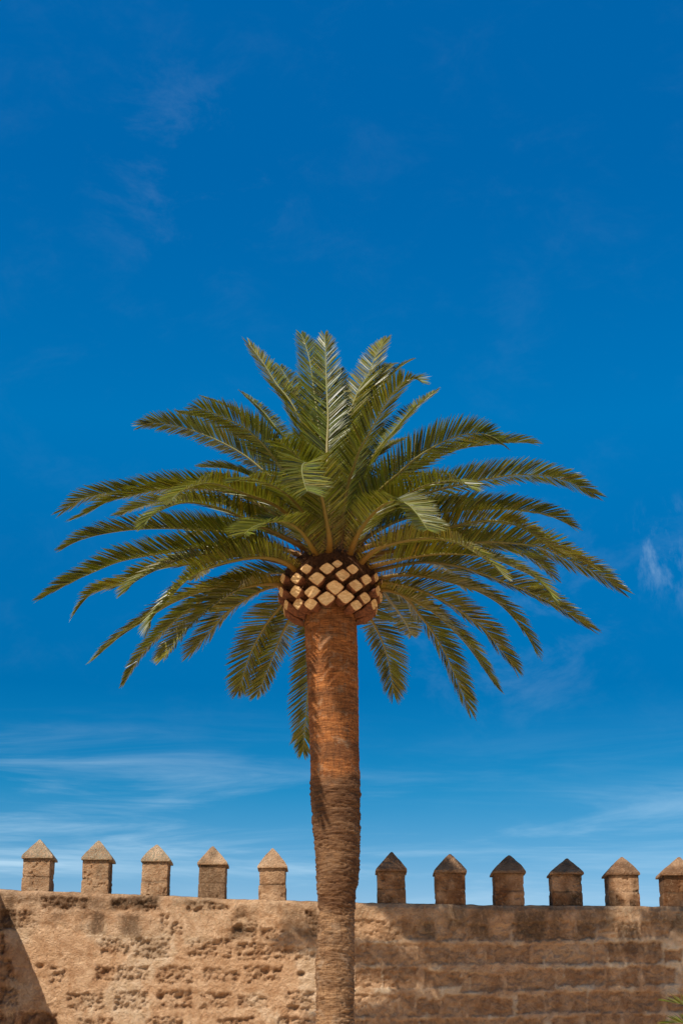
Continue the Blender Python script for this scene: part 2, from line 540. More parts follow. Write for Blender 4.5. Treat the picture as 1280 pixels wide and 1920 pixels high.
def stone_fields(x, z):
    """displacement and surface attributes of the big wall face at x, z (metres)"""
    n = len(x)
    P = np.stack([x, np.zeros(n), z], 1)
    PX, PY = inv_px(x, z, WALL_Y)
    wob = (fbm(P, 4.5, 4, 3, 0.6) - 0.5) * 13 + (fbm(P, 20.0, 2, 7) - 0.5) * 7
    stone = np.zeros(n)
    brown = np.zeros(n)
    for r in rects_right():
        k = in_rect(PX, PY, r, 1.9, wob)
        stone = np.maximum(stone, k)
        brown = np.maximum(brown, k * r[4])
    flat = np.zeros(n)
    crag = np.zeros(n)
    for i, r in enumerate(rects_left()):
        k = in_rect(PX, PY, r, 2.6, wob)
        stone = np.maximum(stone, k * (0.9 if i < 6 else 0.55))
        brown = np.maximum(brown, k * r[4])
        if i < 6:
            flat = np.maximum(flat, k)
        else:
            crag = np.maximum(crag, k)
    # elsewhere (out of the photo's view) regular weathered courses
    crs = 0.44
    row = np.floor(z / crs)
    xo = x + (row % 2) * 0.45 + _hash(row.astype(np.int64), row.astype(np.int64) * 0, row.astype(np.int64) * 0, 5) * 0.3
    bl = np.floor(xo / 0.95)
    fx = np.abs(xo / 0.95 - bl - 0.5) * 2
    fz = np.abs(z / crs - row - 0.5) * 2
    blk = (1 - sstep(0.82, 0.96, fx + wob * 0.01)) * (1 - sstep(0.72, 0.92, fz + wob * 0.02))
    hb = _hash(bl.astype(np.int64), row.astype(np.int64), row.astype(np.int64) * 0, 9)
    outside = np.maximum(sstep(1270, 1300, PX), sstep(1925, 1950, PY))
    outside = np.maximum(outside, sstep(5, -15, PX))
    stone = np.maximum(stone, blk * outside)
    brown = np.maximum(brown, blk * outside * (0.3 + 0.7 * hb))
    soot = np.zeros(n)
    for s in stains():
        soot = np.maximum(soot, in_rect(PX, PY, s, 11, wob * 1.3) * s[4] * (1 - .2 * sstep(600, 700, PX)))
    soot = np.maximum(soot, 0.4 * outside * sstep(0.5, 0.0, wtop(x) - z) * fbm(P, 2.0, 3, 21))
    right = sstep(560, 700, PX)
    # relief: eroded render on the left, blocks in recessed mortar on the right
    e1 = fbm(P * np.array((1.0, 1, 1.7)), 2.6, 5, 31, 0.55, ridge=True)
    e2 = fbm(P * np.array((1.0, 1, 1.3)), 9.0, 4, 47, 0.6)
    e3 = fbm(P, 26.0, 3, 53, 0.6)
    amp = (1 - 0.62 * right) * (1 - 0.85 * flat) * sstep(0.0, 0.25, wtop(x) - z + 0.08)
    course = np.zeros(n)
    for yy, a in ((1752, .6), (1778, .5), (1800, .8), (1826, 1.0), (1860, 1.0), (1893, .9)):
        course = np.maximum(course, a * np.exp(-((PY - yy + wob * 0.7) / 5.0) ** 2))
    course *= (1 - right) * sstep(0.42, 0.62, fbm(P, 1.7, 3, 77))
    e4 = fbm(P * np.array((1.0, 1, 1.2)), 15.0, 3, 57, 0.65, ridge=True)
    calm = 0.35 + 0.65 * sstep(0.40, 0.60, fbm(P, 1.9, 3, 59))
    e5 = fbm(P, 34.0, 3, 63, 0.6)
    tn = fbm(P * np.array((1.0, 1, 1.7)), 10.0, 5, 65, 0.62) * 8          # chipped ledges
    tn = (np.floor(tn) + sstep(0.35, 0.9, tn - np.floor(tn))) / 8
    open_ = sstep(0.0, 0.25, wtop(x) - z + 0.08) * (1 - 0.85 * flat)
    left = 1 - right
    d = open_ * left * calm * (0.030 * (e1 - 0.55) + 0.050 * (e2 - 0.5)) + 0.022 * (e3 - 0.5) * (1 - 0.5 * flat) + 0.012 * (e5 - 0.5)
    d += open_ * right * (0.018 * (e2 - 0.5) + 0.012 * (e1 - 0.55))
    # weathered blocks: broken back behind the render that still fills the joints
    d += crag * left * open_ * (-0.022 + 0.115 * (tn - 0.5) + 0.03 * (e2 - .5) + 0.05 * (e3 - 0.5) + 0.035 * (e5 - .5))
    for hx, hy, hr, hd in ((448, 1742, 9, .10), (565, 1826, 6, .12), (333, 1868, 8, .10), (300, 1870, 6, .06), (455, 1720, 12, .05), (75, 1812, 6, .08), (553, 1890, 8, .06),
                           (405, 1775, 12, .05), (500, 1822, 10, .05), (395, 1822, 9, .05), (250, 1770, 7, .03)):
        d -= hd * np.exp(-(((PX - hx) / hr) ** 2 + ((PY - hy) / (hr * 0.7)) ** 2) + (e2 - 0.5) * 2)
    d += stone * right * (-0.028 + 0.07 * (tn - 0.5) + 0.03 * (e3 - 0.5)) + 0.012 * flat
    brown = np.maximum(brown, crag * left * (0.12 + 0.5 * sstep(.5, .36, tn)) * (0.5 + fbm(P, 1.4, 2, 88)))
    pale = (1 - stone) * right * sstep(0.44, 0.62, fbm(P, 3.0, 4, 91)) * 0.95 * sstep(1735, 1780, PY)
    pale = np.maximum(pale, 0.75 * (1 - right) * sstep(0.52, 0.68, fbm(P, 2.2, 4, 95)) * sstep(1700, 1760, PY) * (1 - stone * .6))
    pale = np.maximum(pale, in_rect(PX, PY, (1030, 1774, 1105, 1800), 10, wob) * .3)
    brown = np.maximum(brown, 0.28 * right * sstep(0.4, 0.6, fbm(P, 1.6, 4, 99)) * (1 - pale))
    brown = np.maximum(brown * (1 - .42 * right) * (0.35 + 1.15 * fbm(P, 9, 4, 15, 0.65)), 0)
    lich = 0.4 * sstep(0.45, 0.65, fbm(P, 1.3, 3, 61)) * sstep(0.9, 0.0, wtop(x) - z)
    return d, np.clip(brown, 0, 1), np.clip(pale, 0, 1), np.clip(soot, 0, 1), lich


WALL = empty("castle_wall", (0.0, WALL_Y, 0.0))
tag(WALL, "weathered sandstone castle wall with a row of pyramid-capped merlons, behind the palm", "wall", kind='thing')


def build_wall_face():
    xs = np.concatenate([np.arange(-6.4, 6.6, 0.0185), np.arange(6.6, 20.0, 0.12)])
    zf = np.concatenate([np.linspace(0, 0.55, 12)[:-1], np.linspace(0.55, 1.0, 118)])
    nf = len(zf)
    rows = []
    top = wtop(xs)
    ragged = (fbm(np.stack([xs, xs * 0, xs * 0], 1), 6.0, 4, 201) - 0.5) * 0.035
    A = {k: [] for k in ('brown', 'pale', 'soot', 'lichen')}
    for f in zf:
        z = f * (top + ragged)
        d, br, pa, so_, li = stone_fields(xs, z)
        edge = 0.035 * sstep(0.985, 1.0, f)
        rows.append(np.stack([xs, WALL_Y - d + edge, z], 1))
        for k, v in zip(A, (br, pa, so_, li)):
            A[k].append(v)
    for yy in (0.08, 0.3, 0.6, WALL_TH):
        bump = (fbm(np.stack([xs, xs * 0 + yy, xs * 0], 1), 5.0, 3, 301) - 0.5) * 0.03
        rows.append(np.stack([xs, xs * 0 + WALL_Y + yy, top + ragged * 0.4 + bump + 0.012], 1))
        for k, v in zip(A, (0.4, 0.0, 0.6, 0.2)):
            A[k].append(xs * 0 + v)
    for f in (0.6, 0.0):
        rows.append(np.stack([xs, xs * 0 + WALL_Y + WALL_TH, top * f], 1))
        for k in A:
            A[k].append(xs * 0)
    n = len(xs)
    V = np.concatenate(rows)
    F = []
    for j in range(len(rows) - 1):
        i = np.arange(n - 1) + j * n
        F.append(np.stack([i, i + 1, i + 1 + n, i + n], 1))
    F = np.concatenate(F)
    return mesh_obj("wall_face", V, F, MAT_STONE, WALL, {k: np.concatenate(v) for k, v in A.items()}, loc=(0, WALL_Y, 0))


build_wall_face()


def build_return_wall():
    """the wall's arm that comes forward at the left corner and shades it"""
    xin = at(-1, 1668, WALL_Y)[0]
    ys = np.linspace(WALL_Y + 0.02, WALL_Y - 2.7, 90)
    tz = wtop(xin) + 0.0 * ys
    rows = []
    for f in np.linspace(0, 1, 70):
        P = np.stack([ys * 0, ys, tz * f], 1)
        d = 0.10 * (fbm(P, 2.6, 4, 33, ridge=True) - 0.6) + 0.05 * (fbm(P, 9, 3, 35) - .5)
        d = d * sstep(0, 0.5, WALL_Y - ys)
        rows.append(np.stack([xin + d - 0.02, ys, tz * f], 1))
    for dx in (0.1, 0.8):
        rows.append(np.stack([xin - dx + ys * 0, ys, tz + 0.01], 1))
    rows.append(np.stack([xin - 0.8 + ys * 0, ys, tz * 0], 1))
    n = len(ys)
    V = np.concatenate(rows)
    F = [(j * n + i, j * n + i + 1, (j + 1) * n + i + 1, (j + 1) * n + i) for j in range(len(rows) - 1) for i in range(n - 1)]
    F.append(tuple(j * n + n - 1 for j in range(len(rows))))
    P = V
    br = 0.6 * sstep(0.45, 0.65, fbm(P, 1.5, 4, 71))
    z0 = np.zeros(len(V))
    mesh_obj("side_wall", V, F, MAT_STONE, WALL, {'brown': br, 'pale': z0, 'soot': z0, 'lichen': z0}, loc=(xin, WALL_Y, 0))


build_return_wall()


def grid_box(lo, hi, res, pinch=None):
    """closed box with every side gridded (shared corners): points on a cube surface"""
    n = [max(2, int(round((h - l) / res)) + 1) for l, h in zip(lo, hi)]
    idx = {}
    V = []
    F = []

    def vid(i, j, k):
        key = (i, j, k)
        if key not in idx:
            idx[key] = len(V)
            V.append([lo[a] + (hi[a] - lo[a]) * c / (n[a] - 1) for a, c in enumerate(key)])
        return idx[key]
    for a in range(3):
        b, c = (a + 1) % 3, (a + 2) % 3
        for side in (0, n[a] - 1):
            for p in range(n[b] - 1):
                for q in range(n[c] - 1):
                    ids = []
                    for dp, dq in ((0, 0), (1, 0), (1, 1), (0, 1)):
                        k = [0, 0, 0]
                        k[a], k[b], k[c] = side, p + dp, q + dq
                        ids.append(vid(*k))
                    F.append(tuple(ids if side else ids[::-1]))
    return np.array(V), F


def rounded(V, c, h, r):
    """round the edges of a box (centre c, half sizes h) by r"""
    L = V - c
    inner = np.clip(L, -(h - r), h - r)
    dlt = L - inner
    ln = np.linalg.norm(dlt, axis=1, keepdims=True)
    return c + inner + np.where(ln > 1e-9, dlt / np.maximum(ln, 1e-9) * np.minimum(ln, r), 0)


# (shaft left, right, base y, cap left, right, cap bottom y, apex x, y, soot on shaft, soot on cap, lichen, pointed)
MERLONS = [
    (40, 92, 1671, 42, 100, 1611, 75, 1572.5, .30, .35, 1.0),
    (152, 203, 1675, 154, 211, 1614, 185.5, 1575, .35, .45, 1.0),
    (263, 313, 1680, 263.5, 319, 1617, 294, 1582, .30, .40, 1.0),
    (371.5, 421, 1683, 370, 426, 1623, 399, 1585, .35, .75, .4),
    (485, 535, 1687, 483, 539, 1629, 511, 1589, .15, .15, .3),
    (596, 648, 1691, 594, 651, 1632, 622, 1592, .3, .4, .4),
    (708, 761, 1693, 705, 763.5, 1635, 734, 1595.5, .35, .30, .2),
    (818, 873, 1695, 814, 875, 1638, 843, 1600, .40, .70, .2),
    (928, 983, 1696, 922, 985, 1639, 954, 1602, .45, .70, .3),
    (1036, 1092, 1697, 1030, 1093, 1641, 1062, 1608, .50, .75, .3),
    (1142, 1200, 1698, 1135, 1198, 1642, 1165, 1605, .45, .75, .3),
    (1246, 1303, 1699, 1238, 1302, 1643, 1272, 1606, .3, .35, .2),
    (1352, 1409, 1700, 1347, 1414, 1644, 1381, 1607, .35, .4, .2),
    (1458, 1515, 1700, 1453, 1520, 1644, 1487, 1607, .35, .4, .2),
    (1564, 1621, 1700, 1559, 1626, 1644, 1593, 1607, .35, .4, .2),
]


def build_merlon(i, mm):
    sl_, sr_, by, cl_, cr_, cby, ax, ay, so1, so2, li = mm
    Yf = WALL_Y + 0.06
    a = at(sl_, by, Yf)
    b = at(sr_, by, Yf)
    zc = at(cl_, cby, Yf)[2]
    wdt = b[0] - a[0]
    x0, x1 = a[0], b[0]
    z0 = a[2] - 0.10
    dep = 0.44
    lo = np.array((x0, Yf, z0))
    hi = np.array((x1, Yf + dep, zc + 0.012))
    V, F = grid_box(lo, hi, 0.015)
    cen, half = (lo + hi) / 2, (hi - lo) / 2
    V = rounded(V, cen, half, 0.010)
    zj = a[2] + (zc - a[2]) * (0.42 + 0.06 * rnd.random())
    nrm = (V - cen) / half
    outw = np.stack([nrm[:, 0] * (np.abs(nrm[:, 0]) > .93), nrm[:, 1] * (np.abs(nrm[:, 1]) > .93), 0 * nrm[:, 2]], 1)
    jn = np.exp(-((V[:, 2] - zj - (fbm(V, 5, 2, 400 + i) - .5) * 0.03) / 0.011) ** 2)
    up = (V[:, 2] > zj)
    dd = 0.006 * (fbm(V, 7, 4, 410 + i) - .5) + 0.009 * (fbm(V, 24, 3, 440 + i) - .5) - 0.011 * jn * (0.3 + fbm(V, 8, 2, 470 + i)) + np.where(up, (rnd.random() - .5) * .012, (rnd.random() - .5) * .012)
    pit = sstep(0.62, 0.75, fbm(V, 11, 3, 460 + i))
    dd -= 0.02 * pit
    V = V + outw * dd[:, None]
    lean = (rnd.random() - .5) * 0.03
    V[:, 0] += lean * (V[:, 2] - z0)
    P = V
    soot = so1 * sstep(0.38, 0.62, fbm(P * np.array((1, 1, .7)), 3.2, 4, 480 + i)) * 1.5 + 0.6 * jn * sstep(.35, .6, fbm(P, 6, 2, 3 + i))
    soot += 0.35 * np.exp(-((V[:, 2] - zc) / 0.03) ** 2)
    brown = np.clip((0.35 if i < 5 else 0.75) * sstep(0.35, 0.6, fbm(P, 2.5, 3, 490 + i)) + (0.15 if i < 5 else 0.3), 0, 1)
    pale = 0 * soot
    root = np.array(((x0 + x1) / 2, Yf + dep / 2, a[2]))
    m = mesh_obj("merlon", V, F, MAT_STONE, WALL, {'brown': brown, 'pale': pale, 'soot': np.clip(soot, 0, 1), 'lichen': 0.3 * li + 0 * soot}, smooth=False, loc=root)
    # the cap: a low plinth and a four-sided pyramid
    cw = (at(cr_, cby, Yf)[0] - at(cl_, cby, Yf)[0])
    over = (cw - wdt) / 2 + 0.004
    over = max(over, 0.024)
    c0, c1 = at(cl_, cby, Yf)[0], at(cr_, cby, Yf)[0]
    if c1 - c0 < wdt + 0.03:
        c0, c1 = x0 - 0.024, x1 + 0.024
    c0 += lean * 0.5
    c1 += lean * 0.5
    y0, y1 = Yf - over, Yf + dep + over
    apex = at(ax, ay, (y0 + y1) / 2)
    zr = zc + 0.012
    rim = 0.03 + 0.015 * rnd.random()
    hgt = apex[2] - zr - rim
    n = 22
    lv = [(0.0, -0.015), (0.003, 0.0), (rim * 0.5, 0.0), (rim, -0.003)]
    rings = []

    def ring(cx, cy, hx, hy, z):
        pts = []
        for s in range(4):
            for k in range(n):
                t = -1 + 2 * k / n
                q = [(t, -1), (1, t), (-t, 1), (-1, -t)][s]
                pts.append((cx + q[0] * hx, cy + q[1] * hy, z))
        return pts
    cx, cy = (c0 + c1) / 2, (y0 + y1) / 2
    hx, hy = (c1 - c0) / 2, (y1 - y0) / 2
    for dz, gr in lv:
        rings.append(ring(cx, cy, hx + gr, hy + gr, zr + dz))
    K = 18
    for k in range(1, K):
        f = k / K
        bow = 1 - f + (0.01 + 0.02 * (i % 3)) * math.sin(math.pi * f)
        rings.append(ring(cx + (apex[0] - cx) * f, cy, hx * bow, hy * bow, zr + rim + hgt * f))
    V = np.array([p for r in rings for p in r] + [(apex[0], cy, apex[2] - 0.012), (cx, cy, zr)])
    m4 = 4 * n
    F = []
    for j in range(len(rings) - 1):
        for k in range(m4):
            F.append((j * m4 + k, j * m4 + (k + 1) % m4, (j + 1) * m4 + (k + 1) % m4, (j + 1) * m4 + k))
    ia, ib = len(V) - 2, len(V) - 1
    for k in range(m4):
        F.append(((len(rings) - 1) * m4 + k, (len(rings) - 1) * m4 + (k + 1) % m4, ia))
        F.append(((k + 1) % m4, k, ib))
    cc = np.array((cx, cy, zr + hgt * 0.3))
    dirv = (V - cc)
    dirv /= np.linalg.norm(dirv, axis=1, keepdims=True)
    dd = 0.020 * (fbm(V, 6, 4, 510 + i) - .5) + 0.013 * (fbm(V, 22, 3, 540 + i) - .5)
    dd[:m4] *= 0.3
    V = V + dirv * dd[:, None]
    soot = so2 * (0.72 if i < 5 else 0.5) * sstep(0.36, 0.6, fbm(V, 3.5, 4, 560 + i))
    brown = 0.35 * sstep(0.4, 0.6, fbm(V, 3, 3, 570 + i)) + (0.0 if i < 5 else 0.6)
    mesh_obj("cap", V, F, MAT_STONE, m, {'brown': brown, 'pale': 0.5 * li * (0.8 - soot).clip(0, 1), 'soot': np.clip(soot, 0, 1), 'lichen': (li if i < 5 else .1) + 0 * soot}, smooth=False, loc=(cx, cy, zr))


for i, mm in enumerate(MERLONS):
    build_merlon(i, mm)

# ------------------------------------------------------------------ the palm
PALM = empty("palm_tree", (*at(628, 1900, TREE_Y)[:2], 0.0))
tag(PALM, "tall palm with pineapple-like collar of cut leaf stubs, in front of the castle wall", "palm tree")

TRUNK = [  # y, left, right in the photo
    (1085, 573, 664), (1155, 570, 668), (1185, 571, 669), (1240, 574.5, 671), (1300, 577, 671.5), (1380, 580, 672.5), (1440, 582, 673.3), (1468, 581.5, 676), (1505, 583.5, 676),
    (1550, 587, 675), (1594, 590, 673.6), (1630, 592.5, 672.5), (1655, 595, 670.5), (1690, 597, 665.5), (1712, 599, 664), (1735, 595.5, 664.2), (1790, 592.8, 663), (1850, 592.5, 662.8), (1920, 592.5, 663)]


def build_trunk():
    zs, cx, rr = [], [], []
    for y, l, r in TRUNK:
        a, b = at(l, y, TREE_Y), at(r, y, TREE_Y)
        zs.append(a[2])
        cx.append((a[0] + b[0]) / 2)
        rr.append((b[0] - a[0]) / 2)
    # down to the ground, flaring a little
    zs += [1.2, 0.45, 0.12, -0.05]
    cx += [cx[-1]] * 4
    rr += [rr[-1] * k for k in (1.02, 1.10, 1.25, 1.4)]
    o = np.argsort(zs)
    zs, cx, rr = np.array(zs)[o], np.array(cx)[o], np.array(rr)[o]
    Z = np.concatenate([np.arange(-0.05, 2.0, 0.03), np.arange(2.0, zs[-1], 0.0095)])
    C = np.interp(Z, zs, cx)
    R = np.interp(Z, zs, rr)
    k = 9
    ker = np.ones(k) / k
    R[k:-k] = np.convolve(R, ker, 'same')[k:-k]
    C[k:-k] = np.convolve(C, ker, 'same')[k:-k]
    M = 120
    th = np.linspace(0, 2 * math.pi, M, endpoint=False)
    ZZ, TT = np.meshgrid(Z, th, indexing='ij')
    ct, st_ = np.cos(TT).ravel(), np.sin(TT).ravel()
    zz = ZZ.ravel()
    P = np.stack([ct * 0.33, st_ * 0.33, zz], 1)
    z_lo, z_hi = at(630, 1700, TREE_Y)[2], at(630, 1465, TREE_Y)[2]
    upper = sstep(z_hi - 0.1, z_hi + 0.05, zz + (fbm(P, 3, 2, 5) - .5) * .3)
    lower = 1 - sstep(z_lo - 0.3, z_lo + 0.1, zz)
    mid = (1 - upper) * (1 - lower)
    # leaf-scar rings: irregular ridges, fading upwards
    ph = zz * 15.5 + (fbm(P * np.array((1, 1, 1.0)), 2.2, 3, 61) - .5) * 9.0
    saw = (ph % 1.0)
    ringh = np.where(saw < 0.75, saw / 0.75, (1 - saw) / 0.25)
    ringh = ringh * ringh
    gate = sstep(0.3, 0.6, fbm(P * np.array((1, 1, 2.5)), 3.0, 3, 67))
    rough = fbm(P * np.array((1, 1, 4.0)), 5.0, 5, 71, 0.6) - .5
    fine = fbm(P * np.array((1, 1, 3.0)), 22.0, 3, 73, 0.6) - .5
    lump = fbm(P, 2.0, 3, 79) - .5
    disp = (0.013 * lower + 0.010 * mid + 0.0035 * upper) * ringh * gate
    disp += (0.042 * lower + 0.060 * mid + 0.018 * upper) * rough + (0.026 * lower + 0.024 * mid + 0.009 * upper) * fine
    disp += 0.035 * lump * (lower * .7 + mid)
    RRr = np.repeat(R, M) + disp
    V = np.stack([np.repeat(C, M) + ct * RRr, TREE_Y + st_ * RRr, zz], 1)
    n = len(Z)
    i = (np.arange(n - 1)[:, None] * M + np.arange(M)[None, :]).ravel()
    j = (np.arange(n - 1)[:, None] * M + (np.arange(M)[None, :] + 1) % M).ravel()
    F = np.stack([i, j, j + M, i + M], 1).tolist()
    F.append(tuple(range((n - 1) * M, n * M)))
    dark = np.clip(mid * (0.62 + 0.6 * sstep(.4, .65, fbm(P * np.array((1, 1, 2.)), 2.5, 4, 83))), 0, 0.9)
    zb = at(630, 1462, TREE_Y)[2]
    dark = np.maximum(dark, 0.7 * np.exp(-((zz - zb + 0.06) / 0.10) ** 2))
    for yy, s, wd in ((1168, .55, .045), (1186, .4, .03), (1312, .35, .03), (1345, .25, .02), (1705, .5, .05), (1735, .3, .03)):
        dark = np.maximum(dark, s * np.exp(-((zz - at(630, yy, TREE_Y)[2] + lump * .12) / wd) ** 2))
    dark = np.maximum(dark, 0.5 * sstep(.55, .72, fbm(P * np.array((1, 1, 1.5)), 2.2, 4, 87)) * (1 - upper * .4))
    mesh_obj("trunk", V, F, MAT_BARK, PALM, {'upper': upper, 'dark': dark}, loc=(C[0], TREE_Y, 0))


build_trunk()

CX = at(619, 1090, TREE_Y)[0]                 # the crown's axis


def zpx(y, Y=TREE_Y):
    return at(620, y, Y)[2]


def lathe(prof, M, cx, cy):
    th = np.linspace(0, 2 * math.pi, M, endpoint=False)
    V, F = [], []
    for z, r in prof:
        for t in th:
            V.append((cx + r * math.cos(t), cy + r * math.sin(t), z))
    for j in range(len(prof) - 1):
        for i in range(M):
            F.append((j * M + i, j * M + (i + 1) % M, (j + 1) * M + (i + 1) % M, (j + 1) * M + i))
    F.append(tuple(range(M))[::-1])
    F.append(tuple(range((len(prof) - 1) * M, len(prof) * M)))
    return np.array(V), F


def build_collar():
    zb, zt = zpx(1160), zpx(1056)
    H = zt - zb
    prof = [(zb - 0.03, .30), (zb + .03 * H, .345), (zb + .10 * H, .42), (zb + .25 * H, .54), (zb + .45 * H, .625), (zb + .65 * H, .645), (zb + .85 * H, .60), (zb + H, .51), (zb + H * 1.12, .38)]
    zi = np.linspace(prof[0][0], prof[-1][0], 40)
    ri = np.interp(zi, [p[0] for p in prof], [p[1] for p in prof])
    V, F = lathe(list(zip(zi, ri)), 90, CX, TREE_Y)
    d = V - np.array((CX, TREE_Y, 0))
    d[:, 2] = 0
    d /= np.linalg.norm(d, axis=1, keepdims=True)
    V = V + d * (0.05 * (fbm(V, 9, 4, 601) - .5))[:, None]
    lift = np.clip(-d[:, 1], 0, 1) ** 1.5 * np.clip(1 - (V[:, 2] - zb) / (0.5 * H), 0, 1)
    V[:, 2] += 0.19 * lift
    # matted fibre and torn strips between the stubs and under them
    V, F = V.tolist(), list(F)
    for k in range(420):
        az = rnd.uniform(0, 2 * math.pi)
        f = rnd.uniform(0.0, 1.0)
        r_ = 0.63 if f > .3 else 0.36 + .85 * f
        z = zb + f * H + 0.19 * max(0, math.cos(az)) ** 1.5 * max(0, 1 - 2 * f)
        o_ = np.array((math.sin(az), -math.cos(az), 0))
        p = np.array((CX, TREE_Y, z)) + o_ * r_
        d = o_ * rnd.uniform(.1, 1.0) + np.array((rnd.uniform(-.8, .8), rnd.uniform(-.4, .4), rnd.uniform(-1.0, .5)))
        d /= np.linalg.norm(d)
        L = rnd.uniform(.05, .17)
        sd = np.cross(d, o_); sd /= max(np.linalg.norm(sd), 1e-5)
        w_ = rnd.uniform(.003, .010)
        b = len(V)
        V += [p - sd * w_, p + sd * w_, p + d * L * .55 + sd * w_ * .8, p + d * L * .55 - sd * w_ * .8, p + d * L + np.array((0, 0, -.03))]
        F += [(b, b + 1, b + 2, b + 3), (b + 3, b + 2, b + 4)]
    V = np.array([np.array(v) for v in V])
    collar = mesh_obj("leaf_base_collar", V, F, MAT_FIBRE, PALM, loc=(CX, TREE_Y, zb))
    spots = [(705, 268, .7), (430, 315, .95), (605, 312, 1.0), (832, 318, .95), (350, 398, 1.05), (525, 398, 1.2), (745, 368, 1.12), (945, 408, 1.0), (340, 503, 1.05), (480, 503, 1.1),
             (675, 465, 1.2), (858, 455, 1.08), (330, 600, 1.0), (595, 553, 1.2), (785, 540, 1.18), (960, 555, 1.0), (440, 597, 1.0), (890, 612, 1.0)]
    lst = []
    for X, Y, s in spots:
        u = np.clip((X - 635) / 452.0, -0.97, 0.97)
        az = math.asin(u)                       # 0 faces the camera
        lst.append((az, 997 + Y / 4.571, s * rnd.uniform(.92, 1.1)))
    for az, y, s in ((-1.10, 1084, .95), (-1.18, 1109, 1.05), (-1.16, 1132, 1.0), (1.08, 1082, .9), (1.15, 1107, 1.0), (1.18, 1131, 1.05), (-1.45, 1096, 1), (-1.47, 1120, 1), (1.42, 1094, 1), (1.45, 1120, 1), (1.42, 1143, 1), (-1.42, 1145, 1)):
        lst.append((az, y, s))
    step = 2 * math.pi / 17
    for k in range(9):
        for r in range(4):
            az = math.pi / 2 + 0.2 + (k + 0.5 * (r % 2)) * (math.pi - .3) / 8.5
            if az < 1.5 * math.pi - 0.15:
                lst.append((az, 1075 + r * 22, 1.0))
    for (az, y, s) in lst:
        az += (rnd.random() - .5) * 0.03
        dirh = np.array((math.sin(az), -math.cos(az), 0.0))
        tanv = np.array((math.cos(az), math.sin(az), 0.0))
        # height: the photo shows the front of the collar nearer, hence higher
        rad0 = 0.655
        z = zpx(y, TREE_Y - 0.70 * math.cos(az))
        f = np.clip((z - zb) / H, 0, 1.1)
        rad = rnd.uniform(.99, 1.015) * 0.708 * (1 - 0.55 * max(0, f - 0.62) ** 1.0 - 0.40 * max(0, 0.40 - f))
        c1 = np.array((CX, TREE_Y, z)) + dirh * rad
        fr = max(0.0, math.cos(az)) ** 1.3
        root = np.array((CX, TREE_Y, z - 0.17 + 0.17 * fr)) + dirh * (0.36 + 0.05 * fr)
        M = 20
        hw, hh = 0.096 * s, 0.076 * s
        skew = (rnd.random() - .5) * 0.5
        outl = []
        for k in range(M):
            t = 2 * math.pi * k / M
            p = 1.22
            cx_, sy_ = math.cos(t), math.sin(t)
            rr = 1.0 / ((abs(cx_) ** p + abs(sy_) ** p) ** (1 / p))
            a, b = hw * rr * cx_, hh * rr * sy_
            b *= 1.12 if b < 0 else 0.92
            a += skew * b * 0.5
            outl.append((a * (1 + 0.10 * (rnd.random() - .5)), b * (1 + 0.10 * (rnd.random() - .5))))
        upv = np.array((0, 0, 1.0)) + dirh * (0.10 - 0.18 * (f - .5))      # cut faces lean a little
        upv /= np.linalg.norm(upv)
        V, F, MI, rim = [], [], [], []
        tl, tu = (rnd.random() - .5) * .25, (rnd.random() - .5) * .2
        fn = np.cross(upv, tanv)
        if fn @ dirh < 0:
            fn = -fn
        secs = [(0.0, 0.62, root), (0.5, 0.92, root * .5 + c1 * .5 + np.array((0, 0, -.03 * (1 - fr)))), (0.9, 1.04, root * .1 + c1 * .9), (1.0, 1.0, c1)]
        for q, (tt, sc_, cc) in enumerate(secs):
            for a, b in outl:
                V.append(cc + tanv * a * sc_ + upv * b * sc_ + fn * ((a * tl + b * tu) if tt > .8 else 0))
                rim.append(1.0 if q == 3 else 0)
        for inset, pr in ((0.86, 0.004), (0.45, 0.001)):
            for a, b in outl:
                V.append(c1 + tanv * a * inset + upv * b * inset + fn * (a * tl * inset + b * tu * inset + pr))
                rim.append(0.0)
        V.append(c1 + fn * 0.0005)
        rim.append(0.0)
        ns = len(secs)
        for j in range(ns + 1):
            for k in range(M):
                F.append((j * M + k, j * M + (k + 1) % M, (j + 1) * M + (k + 1) % M, (j + 1) * M + k))
                MI.append(1 if j >= ns - 1 else 0)
        for k in range(M):
            F.append(((ns + 1) * M + k, (ns + 1) * M + (k + 1) % M, len(V) - 1))
            MI.append(1)
        V = np.array(V)
        if fn @ np.cross(tanv, upv) < 0:
            F = [tuple(ff[::-1]) for ff in F]
        sm = [m_ == 0 and idx >= 0 for idx, m_ in enumerate(MI)]
        mesh_obj("cut_stub", V, F, MAT_STUB, collar, {'rim': rim}, MI, smooth=sm, loc=root)
    return collar


build_collar()


